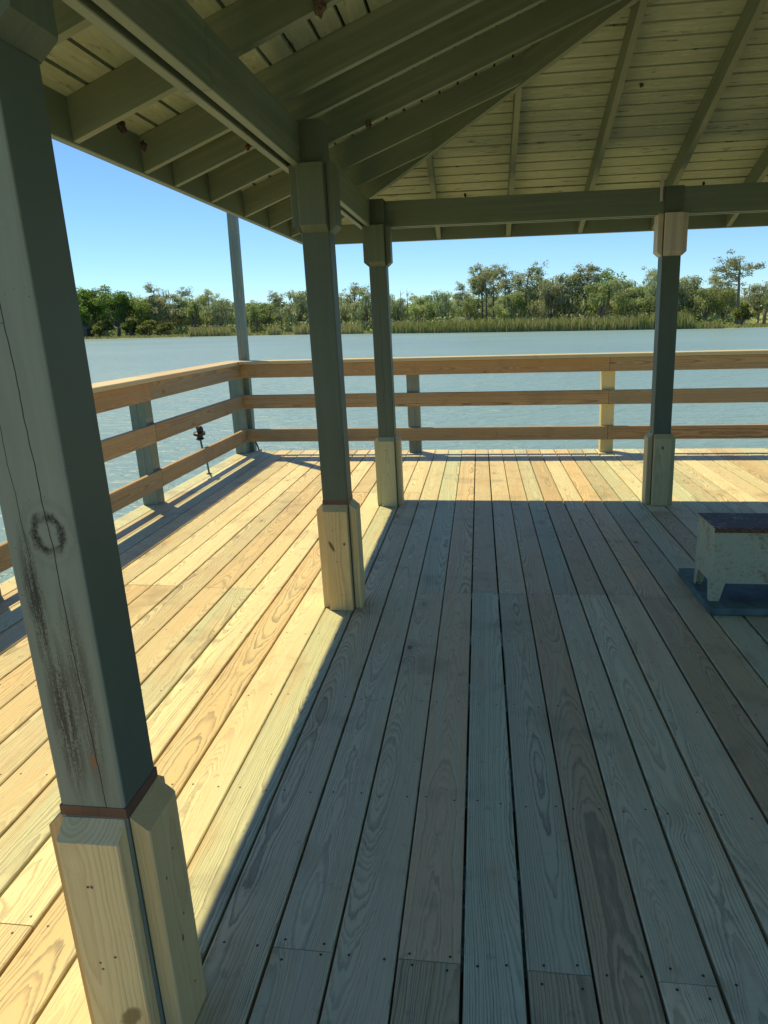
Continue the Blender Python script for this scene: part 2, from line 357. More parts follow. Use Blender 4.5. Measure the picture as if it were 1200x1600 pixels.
# ------------------------------------------------------------------ gazebo
gz = empty('gazebo', (1.5, 3.84, 0), label='large green painted timber gazebo with hip roof standing on the deck', cat='gazebo')
PW = 0.135
EAVE = 2.203; SL = 0.375; XE, YE = -1.50, 6.84          # inner faces of the left and far fascia
XM = 1.5; XR = 2 * XM - XE; YM = 3.84; YB = 0.36        # ridge x, ridge end, near eave
def zb(t): return EAVE + SL * t                          # underside of a rafter t metres in from its fascia

post_screws = []
def post(xc0, yf, mat, top=2.40, base=M_base, capm=M_brk, band=False, bases='fblr', wtop=2.215):
    """square post, front-left corner at (xc0, yf)"""
    c = (xc0 + PW / 2, yf + PW / 2)
    p = MB(); r = 0.007; h = PW / 2
    sec = [(-h + r, -h), (h - r, -h), (h - r * .3, -h + r * .3), (h, -h + r), (h, h - r), (h - r, h), (-h + r, h), (-h, h - r), (-h, -h + r), (-h + r * .3, -h + r * .3)]
    p.prism((c[0], c[1], 0), (c[0], c[1], top), X_, Y_, sec)
    po = p.build('post', mat, gz)
    bw = PW - 0.008; t = 0.038
    for k, (nx, ny) in dict(f=(0, -1), b=(0, 1), l=(-1, 0), r=(1, 0)).items():
        n = Vector((nx, ny, 0)); ax = Vector((-ny, nx, 0))
        o0 = Vector((c[0], c[1], 0)) + n * (h + 0.0008)
        b = MB()
        up = lambda a, d: -max(0, (d - 0.006)) * 0.95
        dn = lambda a, d: max(0, (d - 0.006)) * 0.95
        hh = 0.582 + rng.uniform(-.003, .003)
        b.board(o0 + Vector((0, 0, 0.0015)), o0 + Vector((0, 0, hh)), ax, bw, n, t, bev=0.003, e1=up, rnd=rng.random() * .5 + .1)
        b.build('base_board', base, po)
        scr = [o0 + n * (t + .0003) + ax * rng.uniform(-.02, .02) + Vector((0, 0, z_)) for z_ in (.09, .28, .45)]; post_screws.append((po, scr, n.copy()))
        b = MB()
        tp = 2.195 if k in 'lr' and False else wtop
        b.board(o0 + Vector((0, 0, 1.918)), o0 + Vector((0, 0, tp)), ax, bw, n, t, bev=0.003, e0=dn)
        b.build('bracket_board', capm, po)
    if band:
        b = MB(); h2 = h + 0.0012
        b.prism((c[0], c[1], 0.584), (c[0], c[1], 0.606), X_, Y_, [(-h2, -h2), (h2, -h2), (h2, h2), (-h2, h2)])
        b.build('bare_wood_band', M_copper, po)
    return po
XL = -0.7915
P1 = post(-0.7910, 1.120, M_post1, band=True)
P2 = post(-0.7913, 3.568, M_post, band=True)
P3 = post(-0.8010, 5.804, M_postc, base=M_base2)
P4 = post(1.3960, 5.885, M_post, base=M_base2, capm=M_beige)
for xx, yy in ((3.66, 5.885), (3.66, 3.57), (3.66, 1.12), (1.396, 1.12)): post(xx, yy, M_post)

bm_ = MB()
for xc, w_ in ((-0.7875, 0.038), (-0.852, 0.036)):
    for a, b in ((1.11, 2.42), (2.424, 5.80 if xc > -.8 else 6.0)):
        bm_.board((xc - w_ / 2, a, 2.301), (xc - w_ / 2, b, 2.301), Z_, 0.188, X_, w_)
bm_.build('beam', M_beam, gz)
bm_ = MB()
for yc in (5.919, 6.0):
    for a, b in ((-0.70, 1.42), (1.424, 3.80)):
        bm_.board((a, yc - .019, 2.301), (b, yc - .019, 2.301), Z_, 0.188, Y_, 0.038)
bm_.build('beam', M_beam, gz)
bm_ = MB()
for xc in (3.775, 3.84): bm_.board((xc, 1.14, 2.207), (xc, 5.87, 2.207), X_, 0.038, Z_, 0.188)
bm_.build('beam', M_beam, gz)
bm_ = MB()
for yc in (1.135, 1.215): bm_.board((-0.70, yc, 2.207), (3.75, yc, 2.207), Y_, 0.038, Z_, 0.188)
bm_.build('beam', M_beam, gz)

# rafters ------------------------------------------------------------
RH = 0.155
def rafter_left(y, th=0.038, x_start=XE, mirror=False):
    """rafter running along X on the left slope (or mirrored on the right)"""
    b = MB()
    if y > YM + .05: xe = XE + (YE - y) - 0.025
    elif y < YB + (XM - XE) - .05: xe = XE + (y - YB) - 0.025
    else: xe = XM - 0.02
    def ln_(yy):
        if y > YM + .05: return XE + (YE - yy) - 0.02
        if y < YB + (XM - XE) - .05: return XE + (yy - YB) - 0.02
        return XM - 0.02
    pts = []; g = []; lo = rng.random() * 9
    fx = (lambda x: 2 * XM - x) if mirror else (lambda x: x)
    for yy in (y, y + th):
        e = ln_(yy)
        for x, top in ((XE + .001, 0), (e, 0), (e, 1), (XE + .001, 1)):
            pts.append((fx(x), yy, zb(x - XE) + RH * top)); g.append((top * RH - .07, x + lo, (yy - y)))
    b.poly(pts, [(0, 1, 2, 3), (7, 6, 5, 4), (0, 4, 5, 1), (1, 5, 6, 2), (2, 6, 7, 3), (3, 7, 4, 0)], g)
    b.build('rafter', M_beam, gz)
def rafter_far(x, th=0.038, near=False):
    b = MB(); pts = []; g = []; lo = rng.random() * 9
    fy = (lambda t: YB + t) if near else (lambda t: YE - t)
    for xx in (x, x + th):
        te = (xx - XE if xx < XM else XR - xx) - 0.02
        te = min(te, YE - YM - .01)
        for t, top in ((.001, 0), (te, 0), (te, 1), (.001, 1)):
            pts.append((xx, fy(t), zb(t) + RH * top)); g.append((top * RH - .07, t + lo, xx - x))
    b.poly(pts, [(0, 1, 2, 3), (7, 6, 5, 4), (0, 4, 5, 1), (1, 5, 6, 2), (2, 6, 7, 3), (3, 7, 4, 0)], g)
    b.build('rafter', M_beam, gz)
LY = [1.05, 1.65, 2.265, 2.888, 3.492, 3.845, 4.36, 4.985, 5.58, 6.2]
for y in LY: rafter_left(y)
for y in [1.65, 2.88, 3.84, 4.98, 6.0]: rafter_left(y, mirror=True)
for x in (-0.90, -0.325, 0.285, 0.90, 1.515, 2.125, 2.74, 3.35, 3.95): rafter_far(x)
for x in (-0.3, 0.9, 1.515, 2.7, 3.9): rafter_far(x, near=True)
def hip(ax, ay, bx, by):
    b = MB(); A = Vector((ax, ay, 0)); B = Vector((bx, by, 0)); d = (B - A); L = d.length; d /= L; n = Vector((-d.y, d.x, 0))
    s = SL / math.sqrt(2); pts = []; g = []
    for sg in (-1, 1):
        for t, top in ((0, 0), (L, 0), (L, 1), (0, 1)):
            p = A + d * t + n * (0.019 * sg); pts.append((p.x, p.y, EAVE - .012 + s * t + top * (RH + .005))); g.append((top * .15, t, sg * .02))
    b.poly(pts, [(0, 1, 2, 3), (7, 6, 5, 4), (0, 4, 5, 1), (1, 5, 6, 2), (2, 6, 7, 3), (3, 7, 4, 0)], g)
    b.build('hip_rafter', M_beam, gz)
hip(XE, YE, XM, YM); hip(XR, YE, XM, YM); hip(XE, YB, XM, YB + 3); hip(XR, YB, XM, YB + 3)
b = MB(); b.board((XM, YB + 3.0, zb(3.0) - .02), (XM, YM, zb(3.0) - .02), X_, 0.038, Z_, RH + .02); b.build('ridge_board', M_beam, gz)

# fascia
FZ, FH, FT = 2.196, 0.20, 0.038
for A, B, ax in (((XE - FT / 2, YB - FT, FZ), (XE - FT / 2, YE + FT, FZ), X_), ((XR + FT / 2, YB - FT, FZ), (XR + FT / 2, YE + FT, FZ), X_),
                 ((XE, YE + FT / 2, FZ), (XR, YE + FT / 2, FZ), Y_), ((XE, YB - FT / 2, FZ), (XR, YB - FT / 2, FZ), Y_)):
    b = MB(); b.board(A, B, ax, FT, Z_, FH, bev=.003); b.build('fascia', M_beam, gz)

# ceiling boards with open joints, one mesh per slope, and shingles above
def slope_boards(kind):
    b = MB(); pitch = 0.1115; tmax = 3.0; t = -0.012; k = 0
    while t < tmax - .02:
        t0, t1 = t, min(t + pitch - 0.0145, tmax); z0, z1 = zb(t0) + RH + .001, zb(t1) + RH + .001
        def q(t_, z_):      # the two ends of the board at distance t_ from the eave
            e = max(t_, 0) 
            if kind == 'far': return (XE + e, YE - t_, z_), (XR - e, YE - t_, z_)
            if kind == 'near': return (XE + e, YB + t_, z_), (XR - e, YB + t_, z_)
            if kind == 'left': return (XE + t_, YE - e, z_), (XE + t_, YB + e, z_)
            return (XR - t_, YE - e, z_), (XR - t_, YB + e, z_)
        pts = []; g = []; lo = rng.random() * 20
        jit = rng.uniform(-.0012, .0012)
        for dz in (0, 0.02):
            for tt, zz in ((t0, z0), (t1, z1)):
                for P in q(tt, zz + dz + jit):
                    pts.append(P); g.append((tt - t0 - .055, (P[0] if kind in ('far', 'near') else P[1]) + lo, dz))
        b.poly(pts, [(0, 1, 3, 2), (4, 6, 7, 5), (0, 4, 5, 1), (2, 3, 7, 6), (0, 2, 6, 4), (1, 5, 7, 3)], g)
        t += pitch; k += 1
    b.build('ceiling_slope', M_ceil, gz)
    r = MB(); z0, z1 = zb(-.06) + RH + .024, zb(3.02) + RH + .024
    def c4(t_, z_):
        if kind == 'far': return [(XE + t_, YE - t_, z_), (XR - t_, YE - t_, z_)]
        if kind == 'near': return [(XE + t_, YB + t_, z_), (XR - t_, YB + t_, z_)]
        if kind == 'left': return [(XE + t_, YE - t_, z_), (XE + t_, YB + t_, z_)]
        return [(XR - t_, YE - t_, z_), (XR - t_, YB + t_, z_)]
    pts = c4(-.06, z0) + c4(3.0, zb(3.0) + RH + .024) + c4(-.06, z0 + .03) + c4(3.0, zb(3.0) + RH + .056)
    r.poly(pts, [(0, 1, 3, 2), (4, 6, 7, 5), (0, 4, 5, 1), (2, 3, 7, 6), (0, 2, 6, 4), (1, 5, 7, 3)], pts)
    r.mi[0] = 1  # blackened underside makes the ceiling gaps look unlit
    r.build('shingle_slope', [M_shingle, M_gap_shade], gz)
for k in ('far', 'left', 'near', 'right'): slope_boards(k)

# pipe stub on the beam by the post with beige boards
b = MB(); b.prism((1.372, 5.893, 2.30), (1.372, 5.893, 2.475), X_, Y_, [(0.011 * math.cos(a * .785), 0.011 * math.sin(a * .785)) for a in range(8)])
b.prism((1.372, 5.893, 2.40), (1.372, 5.893, 2.435), X_, Y_, [(0.015 * math.cos(a * .785), 0.015 * math.sin(a * .785)) for a in range(8)])
b.build('pipe_stub', M_beige, gz)

# ------------------------------------------------------------------ railing
rl = empty('railing', (-2.85, 8.35, 0), label='three-board brown timber railing with pale flat cap running along the deck edge', cat='railing')
RZ = ((0.152, 0.152), (0.5485, 0.158), (0.909, 0.152))
XF, YF = -2.744, 8.249
def rpost(x, y, mat, h=1.062):
    b = MB(); b.board((x, y - .07, 0.001), (x, y - .07, h), X_, 0.14, Y_, 0.14, bev=.005); return b.build('post', mat, rl)
for y in (5.848, 3.56, 1.3, -0.95, -3.2): rpost(-2.853, y, M_wpost)
rpost(-2.853, 8.358, M_wpost)
rpost(-0.732, 8.36, M_wpost); rpost(1.450, 8.36, M_base); rpost(3.62, 8.36, M_base); rpost(5.75, 8.36, M_base)
rpost(6.1, 6.2, M_base); rpost(6.1, 4.0, M_base); rpost(6.1, 1.8, M_base)
lsegs = ((-3.2, 1.3), (1.302, 5.85), (5.853, 8.245))
fsegs = ((-2.75, 1.448), (1.451, 5.8))
for z, h in RZ:
    for a, b_ in lsegs:
        b = MB(); dz = rng.uniform(-.004, .004)
        b.board((XF, a, z + dz + h / 2), (XF + rng.uniform(-.003, 0), b_, z + dz + h / 2), Z_, h, (-1, 0, 0), 0.038, bev=.004); b.build('rail', M_rail, rl)
    for a, b_ in fsegs:
        b = MB(); dz = rng.uniform(-.002, .002)
        b.board((a, YF, z + dz + h / 2), (b_, YF + rng.uniform(0, .003), z + dz + h / 2 + rng.uniform(-.002, .002)), Z_, h, Y_, 0.038, bev=.004); b.build('rail', M_rail, rl)
    b = MB(); b.board((6.02, 0, z), (6.02, 8.25, z), X_, 0.038, Z_, h, bev=.004); b.build('rail', M_rail, rl)
CW = 0.235
cx = XF + .035 - CW / 2; cy = YF - .035 + CW / 2
for a, b_ in ((-3.2, 1.3), (1.303, 5.908), (5.911, 8.215 + CW)):
    b = MB(); b.board((cx, a, 1.064), (cx, b_, 1.064), X_, CW, Z_, 0.038, bev=.004); b.build('cap_board', M_cap, rl)
for a, b_ in ((cx + CW / 2 + .002, 0.655), (0.658, 3.6), (3.603, 6.1)):
    b = MB(); b.board((a, cy, 1.064), (b_, cy, 1.064), Y_, CW, Z_, 0.038, bev=.004); b.build('cap_board', M_cap, rl)

def screw_row(name, pts, n, par, r=0.004):
    b = MB(); n = Vector(n); u = n.orthogonal().normalized(); v = n.cross(u)
    for p in pts:
        p = Vector(p); q = [p + n * 0.0006 + u * r * math.cos(k * math.pi / 3) + v * r * math.sin(k * math.pi / 3) for k in range(6)]
        b.poly(q, [tuple(range(6))], q)
    o = b.build(name, M_nail, par); tag(o, kind='stuff'); return o
pl = []
for z, h in RZ:
    for y in (5.80, 5.90, 3.51, 3.61): pl += [(XF, y + rng.uniform(-.01, .01), z + .035), (XF, y + rng.uniform(-.01, .01), z + h - .035)]
    pl += [(XF, 8.20, z + .03), (XF, 8.20, z + h - .03)]
screw_row('screw_heads', pl, (1, 0, 0), rl)
pl = []
for z, h in RZ:
    for x in (-0.78, -0.69, 1.41, 1.49, 3.60, -2.70): pl += [(x + rng.uniform(-.01, .01), YF, z + .035), (x + rng.uniform(-.01, .01), YF, z + h - .035)]
screw_row('screw_heads', pl, (0, -1, 0), rl)

for po_, scr, n_ in post_screws: screw_row('screw_heads', scr, n_, po_, .003)

# tall pole at the rail corner
b = MB(); b.board((-2.79, 8.44, 0.001), (-2.705, 8.44, 3.6), X_, 0.105, Y_, 0.10, bev=.004)
pole = b.build('pole', M_wpost); tag(pole, 'tall slim weathered green pole rising beside the railing corner', 'pole')

# ------------------------------------------------------------------ lake, shore, plants
WZ = -1.0
TH = [-180, -140, -100, -60, -40, -29.2, -23.6, -22, -11.3, -6.3, -2.4, 2.5, 9.6, 17.4, 20.2, 30, 60, 100, 140, 180]
RR = [70, 90, 150, 215, 236, 231.3, 216, 214.3, 180.5, 162.3, 152.6, 144.6, 137.7, 132.9, 136.4, 141, 150, 120, 85, 70]
def shore(t): return float(np.interp(t, TH, RR))
def gz_(off, t=0.0):            # height of the land, metres behind the waterline
    return float(np.interp(off, [-6, -1, 0, 1.5, 5, 14, 40, 120, 400, 6000], [-2.2, -1.25, -1.0, -0.86, -0.78, -0.70, -0.35, 0.3, 1.5, 4])) + (0.12 * math.sin(t * 3.1) + 0.08 * math.sin(t * 7.7 + 1)) * min(1, max(0, off) / 12)
def pol(t, d): return (d * math.sin(R(t)), d * math.cos(R(t)))

T = NT('water'); P = T.coord('Object')
mp = T.t.nodes.new('ShaderNodeMapping'); T.put(mp.inputs[0], P); mp.inputs['Rotation'].default_value = (0, 0, R(-12)); mp.inputs['Scale'].default_value = (0.55, 1.0, 1.0)
n1 = T.noise(mp.outputs[0], 2.6, 4.0, 0.6, 0.4); n2 = T.noise(mp.outputs[0], 0.6, 3.0, 0.55); n3 = T.noise(mp.outputs[0], 0.045, 3.0, 0.5)
T.put(T.b.inputs['Base Color'], T.mix(T.mr(n3, 0.35, 0.65), (0.18, 0.30, 0.32), (0.22, 0.345, 0.36)))
T.b.inputs['Roughness'].default_value = 0.36; T.b.inputs['IOR'].default_value = 1.33
T.bump(T.add(T.mul(n1, 1.0), T.mul(n2, 0.8)), 1.0, 0.19)
M_water = T.m
me = bpy.data.meshes.new('water'); ring_ = [pol(t, shore(t) + 4) for t in range(-180, 180, 2)]
me.from_pydata([(x, y, WZ) for x, y in ring_], [], [tuple(range(len(ring_)))]); me.materials.append(M_water)
o = bpy.data.objects.new('water', me); COL.objects.link(o); tag(o, kind='structure')

T = NT('shore_grass_ground'); P = T.coord('Object')
g1 = T.noise(P, 0.06, 4, 0.6); g2 = T.noise(P, 0.9, 5, 0.7); g3 = T.noise(P, 6.0, 3, 0.7)
c = T.mix(T.mr(g1, 0.35, 0.65), (0.27, 0.34, 0.075), (0.38, 0.39, 0.10))
c = T.mix(T.mul(T.mr(g2, 0.45, 0.7), 0.6), c, (0.42, 0.38, 0.17)); c = T.mix(T.mul(T.mr(g3, 0.5, 0.7), 0.4), c, (0.12, 0.16, 0.05))
T.put(T.b.inputs['Base Color'], c); T.b.inputs['Roughness'].default_value = 0.9; T.bump(g3, 0.6, 0.2)
M_ground = T.m
offs = [-6, -2, 0, 1.5, 3, 6, 10, 16, 25, 40, 70, 120, 250, 600, 2000, 5500]; ths = [t * 1.0 for t in range(-180, 180)]
vv = []; ff = []
for t in ths:
    for of in offs:
        jit = 0.9 * math.sin(t * 1.7) + 0.6 * math.sin(t * 4.3 + 2) if -6 < of < 20 else 0
        x, y = pol(t, shore(t) + of + jit); vv.append((x, y, gz_(of, t)))
no = len(offs)
for i in range(len(ths)):
    j = (i + 1) % len(ths)
    for k in range(no - 1): ff.append((i * no + k, i * no + k + 1, j * no + k + 1, j * no + k))
me = bpy.data.meshes.new('shore_ground'); me.from_pydata(vv, [], ff); me.materials.append(M_ground)
me.polygons.foreach_set('use_smooth', [True] * len(ff))
o = bpy.data.objects.new('shore_ground', me); COL.objects.link(o); tag(o, kind='structure')

nr = np.random.RandomState(5)
def leafmat(name, c0, c1, c2, trans=0.58, rough=0.55):
    T = NT(name); t = T.attr('tone').outputs['Fac']
    oi = T.t.nodes.new('ShaderNodeObjectInfo').outputs['Random']
    c = T.mix(T.mr(t, 0, 0.5), c0, c1); c = T.mix(T.mr(t, 0.5, 1.0), c, c2)
    hs = T.t.nodes.new('ShaderNodeHueSaturation'); T.put(hs.inputs['Color'], c)
    T.put(hs.inputs['Value'], T.mr(oi, 0, 1, 0.8, 1.2)); T.put(hs.inputs['Hue'], T.mr(T.m_('FRACT', T.mul(oi, 7.3)), 0, 1, 0.485, 0.515))
    T.put(T.b.inputs['Base Color'], hs.outputs[0]); T.b.inputs['Roughness'].default_value = rough
    tr = T.t.nodes.new('ShaderNodeBsdfTranslucent'); T.put(tr.inputs[0], hs.outputs[0])
    mx = T.t.nodes.new('ShaderNodeMixShader'); mx.inputs[0].default_value = trans
    T.t.links.new(T.b.outputs[0], mx.inputs[1]); T.t.links.new(tr.outputs[0], mx.inputs[2]); T.t.links.new(mx.outputs[0], T.out.inputs[0])
    return T.m
M_oak = leafmat('oak_leaves', (0.17, 0.25, 0.09), (0.31, 0.41, 0.15), (0.46, 0.51, 0.30))
M_bright = leafmat('bright_leaves', (0.085, 0.19, 0.03), (0.17, 0.32, 0.055), (0.25, 0.38, 0.09))
M_moss = leafmat('mossy_leaves', (0.20, 0.28, 0.13), (0.36, 0.45, 0.22), (0.54, 0.58, 0.42))  # tones lightened and greyed, distance haze put into the leaf colour
M_pine = leafmat('pine_needles', (0.19, 0.26, 0.13), (0.34, 0.41, 0.21), (0.50, 0.54, 0.37))  # needle tones raised likewise, haze painted into the colour
M_shrub = leafmat('shrub_leaves', (0.10, 0.16, 0.035), (0.17, 0.23, 0.06), (0.24, 0.28, 0.10))
M_reed = leafmat('reed_blades', (0.24, 0.34, 0.09), (0.40, 0.46, 0.15), (0.68, 0.60, 0.36), 0.5)
M_bark = plain('grey_bark', (0.20, 0.175, 0.15), 0.9, scale=3)

def quads(C, size, tone, flat=0.0, drop=0.0):
    """randomly turned leaf faces at centres C"""
    n = len(C); a = nr.normal(size=(n, 3)); a[:, 2] *= (1 - flat)
    a /= np.linalg.norm(a, axis=1)[:, None]; b = nr.normal(size=(n, 3)); b[:, 2] *= (1 - flat * .7); b -= (b * a).sum(1)[:, None] * a
    b /= np.linalg.norm(b, axis=1)[:, None]; s = (size * nr.uniform(0.6, 1.3, n))[:, None]
    a = a * s; b = b * s * 0.6
    if drop: a = np.stack([nr.normal(size=n) * .12, nr.normal(size=n) * .12, -np.ones(n)], 1) * s * drop
    V = np.stack([C - a, C - b * 0.9 + a * .1, C + a, C + b], 1).reshape(-1, 3)
    return V, np.repeat(tone, 4)
def tube(pts, rad, seg=6):
    V = []; F = []
    for i, (p, r) in enumerate(zip(pts, rad)):
        d = np.array(pts[min(i + 1, len(pts) - 1)]) - np.array(pts[max(i - 1, 0)]); d = d / (np.linalg.norm(d) + 1e-9)
        u = np.cross(d, (0.3, 1, 0.1)); u /= np.linalg.norm(u); v = np.cross(d, u)
        for k in range(seg):
            an = 2 * math.pi * k / seg; V.append(np.array(p) + r * (math.cos(an) * u + math.sin(an) * v))
        if i: F += [((i - 1) * seg + k, (i - 1) * seg + (k + 1) % seg, i * seg + (k + 1) % seg, i * seg + k) for k in range(seg)]
    F.append(tuple(range((len(pts) - 1) * seg, len(pts) * seg)))
    return V, F
def curve(p0, p1, n, wob):
    p0 = np.array(p0, float); p1 = np.array(p1, float); out = []
    w1 = nr.normal(size=3) * wob; w2 = nr.normal(size=3) * wob
    for i in range(n):
        t = i / (n - 1); out.append(p0 + (p1 - p0) * t + w1 * math.sin(math.pi * t) + w2 * math.sin(2 * math.pi * t) * .6)
    return out
def gen(kind):
    """-> (trunk V, F), (crown V, tone): tree of height 10"""
    TV = []; TF = []
    def addt(pts, rad, seg=6):
        V, F = tube(pts, rad, seg); o_ = len(TV); TV.extend(V); TF.extend([tuple(i + o_ for i in f) for f in F])
    CV = []; CT = []
    def clump(c, r, n, size, tone0, flat=.5, squash=.7, soft=False):
        p = nr.normal(size=(n, 3)); p /= np.linalg.norm(p, axis=1)[:, None]; p = p * (nr.uniform(0.35, 1.0, n) ** .6)[:, None] if not soft else nr.normal(size=(n, 3)) * .55
        p = p * np.array([r, r, r * squash]) + np.array(c)
        V, t = quads(p, size, np.clip(tone0 + nr.normal(size=n) * .22, 0, 1), flat); CV.append(V); CT.append(t)
    if kind in ('oak', 'oak_bright', 'moss'):
        br = kind == 'oak_bright'; fork = nr.uniform(1.6, 2.6); wd = 4.3 if not br else 3.6
        tp = (nr.normal() * .3, nr.normal() * .3, fork); addt(curve((0, 0, -.5), tp, 4, .1), [.42, .34, .3, .27], 7)
        nl = 11 if not br else 12
        for i in range(nl):
            an = 2 * math.pi * i / nl * 2.4 + nr.uniform(-.4, .4); el = nr.uniform(0.1, 1.0) if i > 2 else nr.uniform(.9, 1.0)
            rad = wd * math.sqrt(max(0.05, 1 - (el * .92) ** 2)) * nr.uniform(.75, 1.05); z = 3.2 + (8.6 - 3.2) * el + nr.uniform(-.5, .5)
            tip = (rad * math.cos(an), rad * math.sin(an), z)
            pts = curve((tp[0], tp[1], fork - .12), tip, 5, .45); addt(pts, [.2, .16, .11, .07, .03], 5)
            for k in range(4):
                c = np.array(pts[-1 - (k // 2)]) + nr.normal(size=3) * (.75 if k else .2) * np.array([1, 1, .7])
                clump(c, nr.uniform(.8, 1.35), 100, .19 if not br else .18, nr.uniform(.15, .8), soft=k % 2 == 1 and not br)
        for k in range(10):
            c = nr.normal(size=3) * np.array([wd * .45, wd * .45, 1.5]) + np.array([0, 0, 5.6]); c[2] = max(3.0, min(9.1, c[2])); clump(c, 1.1, 60, .2, nr.uniform(.2, .6))
        if kind == 'moss' or kind == 'oak':
            n = 420 if kind == 'moss' else 120
            A = np.concatenate(CV).reshape(-1, 4, 3).mean(1); pick = A[nr.randint(0, len(A), n)] - np.array([0, 0, .5])
            V, t = quads(pick, .42, np.clip(nr.normal(size=n) * .1 + .95, 0, 1), drop=1.4); CV.append(V); CT.append(t)
    elif kind in ('pine', 'pine_big'):
        big = kind == 'pine_big'; bend = nr.normal(size=2) * .5
        tr = [(bend[0] * (max(z, 0) / 9) ** 1.5 + .06 * math.sin(z * 2), bend[1] * (max(z, 0) / 9) ** 1.5, float(z)) for z in np.linspace(-.5, 9.3, 9)]
        addt(tr, list(np.linspace(.26, .08, 9) * (1.4 if big else 1)), 6)
        nl = 18 if big else 16
        for i in range(nl):
            z = nr.uniform(6.0, 9.15) if i > 2 else nr.uniform(4.2, 6.2); an = nr.uniform(0, 6.28)
            L_ = (nr.uniform(1.0, 2.3) if z < 8.6 else nr.uniform(.4, 1.3)) * (1.35 if big else 1)
            bx = np.interp(z, [q[2] for q in tr], [q[0] for q in tr]); by = np.interp(z, [q[2] for q in tr], [q[1] for q in tr])
            tip = (bx + L_ * math.cos(an), by + L_ * math.sin(an), z + nr.uniform(-.1, .9) * .8)
            pts = curve((bx, by, z), tip, 4, .15); addt(pts, [.07, .055, .04, .02], 4)
            for k in range(4 if i > 2 else 2):
                c = np.array(pts[-1]) + nr.normal(size=3) * (.6 if k else .05)
                clump(c, nr.uniform(.45, .85), 62, .14, nr.uniform(.2, .8), .5, .6, True)
    elif kind == 'shrub':
        for i in range(16):
            an = nr.uniform(0, 6.28); r_ = nr.uniform(.5, 4.5); z = 8.2 * math.sqrt(max(.05, 1 - (r_ / 5.6) ** 2)) * nr.uniform(.55, 1)
            tip = (r_ * math.cos(an), r_ * math.sin(an), z); addt(curve((0, 0, -.3), tip, 4, .3), [.2, .15, .1, .05], 4)
            for k in range(2): clump(np.array(tip) + nr.normal(size=3) * .7, nr.uniform(1.4, 2.2), 90, .42, nr.uniform(.2, .8))
    elif kind == 'palm':
        addt([(0, 0, -.5), (.2, 0, 3), (.1, .1, 6.2)], [.7, .6, .65], 8)
        for i in range(34):
            an = nr.uniform(0, 6.28); el = nr.uniform(-.7, 1.3); d = np.array([math.cos(an) * math.cos(el), math.sin(an) * math.cos(el), math.sin(el)])
            base = np.array([.1, .1, 6.4]); c = base + d * 2.2; sd = np.cross(d, (0, 0, 1)); sd /= np.linalg.norm(sd) + 1e-9
            for f in np.linspace(-.9, .9, 7):
                dd = d * math.cos(f) + sd * math.sin(f); s2 = np.cross(dd, (0, 0, 1)); s2 /= np.linalg.norm(s2) + 1e-9
                tip = c + dd * 1.9 + np.array([0, 0, -.35])
                V = np.stack([c, c + dd * .9 - s2 * .12, tip, c + dd * .9 + s2 * .12]); CV.append(V); CT.append(np.full(4, nr.uniform(.3, .9)))
    elif kind == 'snag':
        addt(curve((0, 0, -.5), (.3, 0, 10), 8, .02), [.2, .18, .16, .14, .11, .08, .05, .02], 6)
        for i in range(5):
            z = nr.uniform(5, 9); an = nr.uniform(0, 6.28); addt(curve((.03 * z - .02, 0, z - .1), (.03 * z + math.cos(an) * 1.1, math.sin(an) * 1.1, z + .8), 3, .1), [.06, .04, .015], 4)
        return (TV, TF), None
    return (TV, TF), (np.concatenate(CV), np.concatenate(CT))
def crown_mesh(name, V, t, mat):
    me = bpy.data.meshes.new(name); n = len(V) // 4
    me.vertices.add(len(V)); me.vertices.foreach_set('co', V.astype(np.float32).ravel())
    me.loops.add(4 * n); me.loops.foreach_set('vertex_index', np.arange(4 * n, dtype=np.int32))
    me.polygons.add(n); me.polygons.foreach_set('loop_start', np.arange(0, 4 * n, 4, dtype=np.int32)); me.polygons.foreach_set('loop_total', np.full(n, 4, dtype=np.int32))
    me.update(calc_edges=True); me.materials.append(mat)
    a = me.attributes.new('tone', 'FLOAT', 'POINT'); a.data.foreach_set('value', t.astype(np.float32)); return me
LEAF = dict(oak=M_oak, oak_bright=M_bright, moss=M_moss, pine=M_pine, pine_big=M_pine, shrub=M_shrub, palm=M_shrub, snag=M_oak)
NAME = dict(oak='oak_tree', oak_bright='broadleaf_tree', moss='mossy_tree', pine='pine_tree', pine_big='pine_tree', shrub='shrub', palm='palm_tree', snag='dead_tree')
PROTO = {}
for k, n in dict(oak=4, oak_bright=4, moss=4, pine=5, pine_big=1, shrub=3, palm=1, snag=1).items():
    PROTO[k] = []
    for i in range(n):
        tr, crn = gen(k); tm = bpy.data.meshes.new('trunk'); tm.from_pydata([tuple(v) for v in tr[0]], [], tr[1]); tm.materials.append(M_bark)
        tm.polygons.foreach_set('use_smooth', [True] * len(tr[1]))
        PROTO[k].append((tm, crown_mesh('crown', crn[0], crn[1], LEAF[k]) if crn else None, tr, crn))
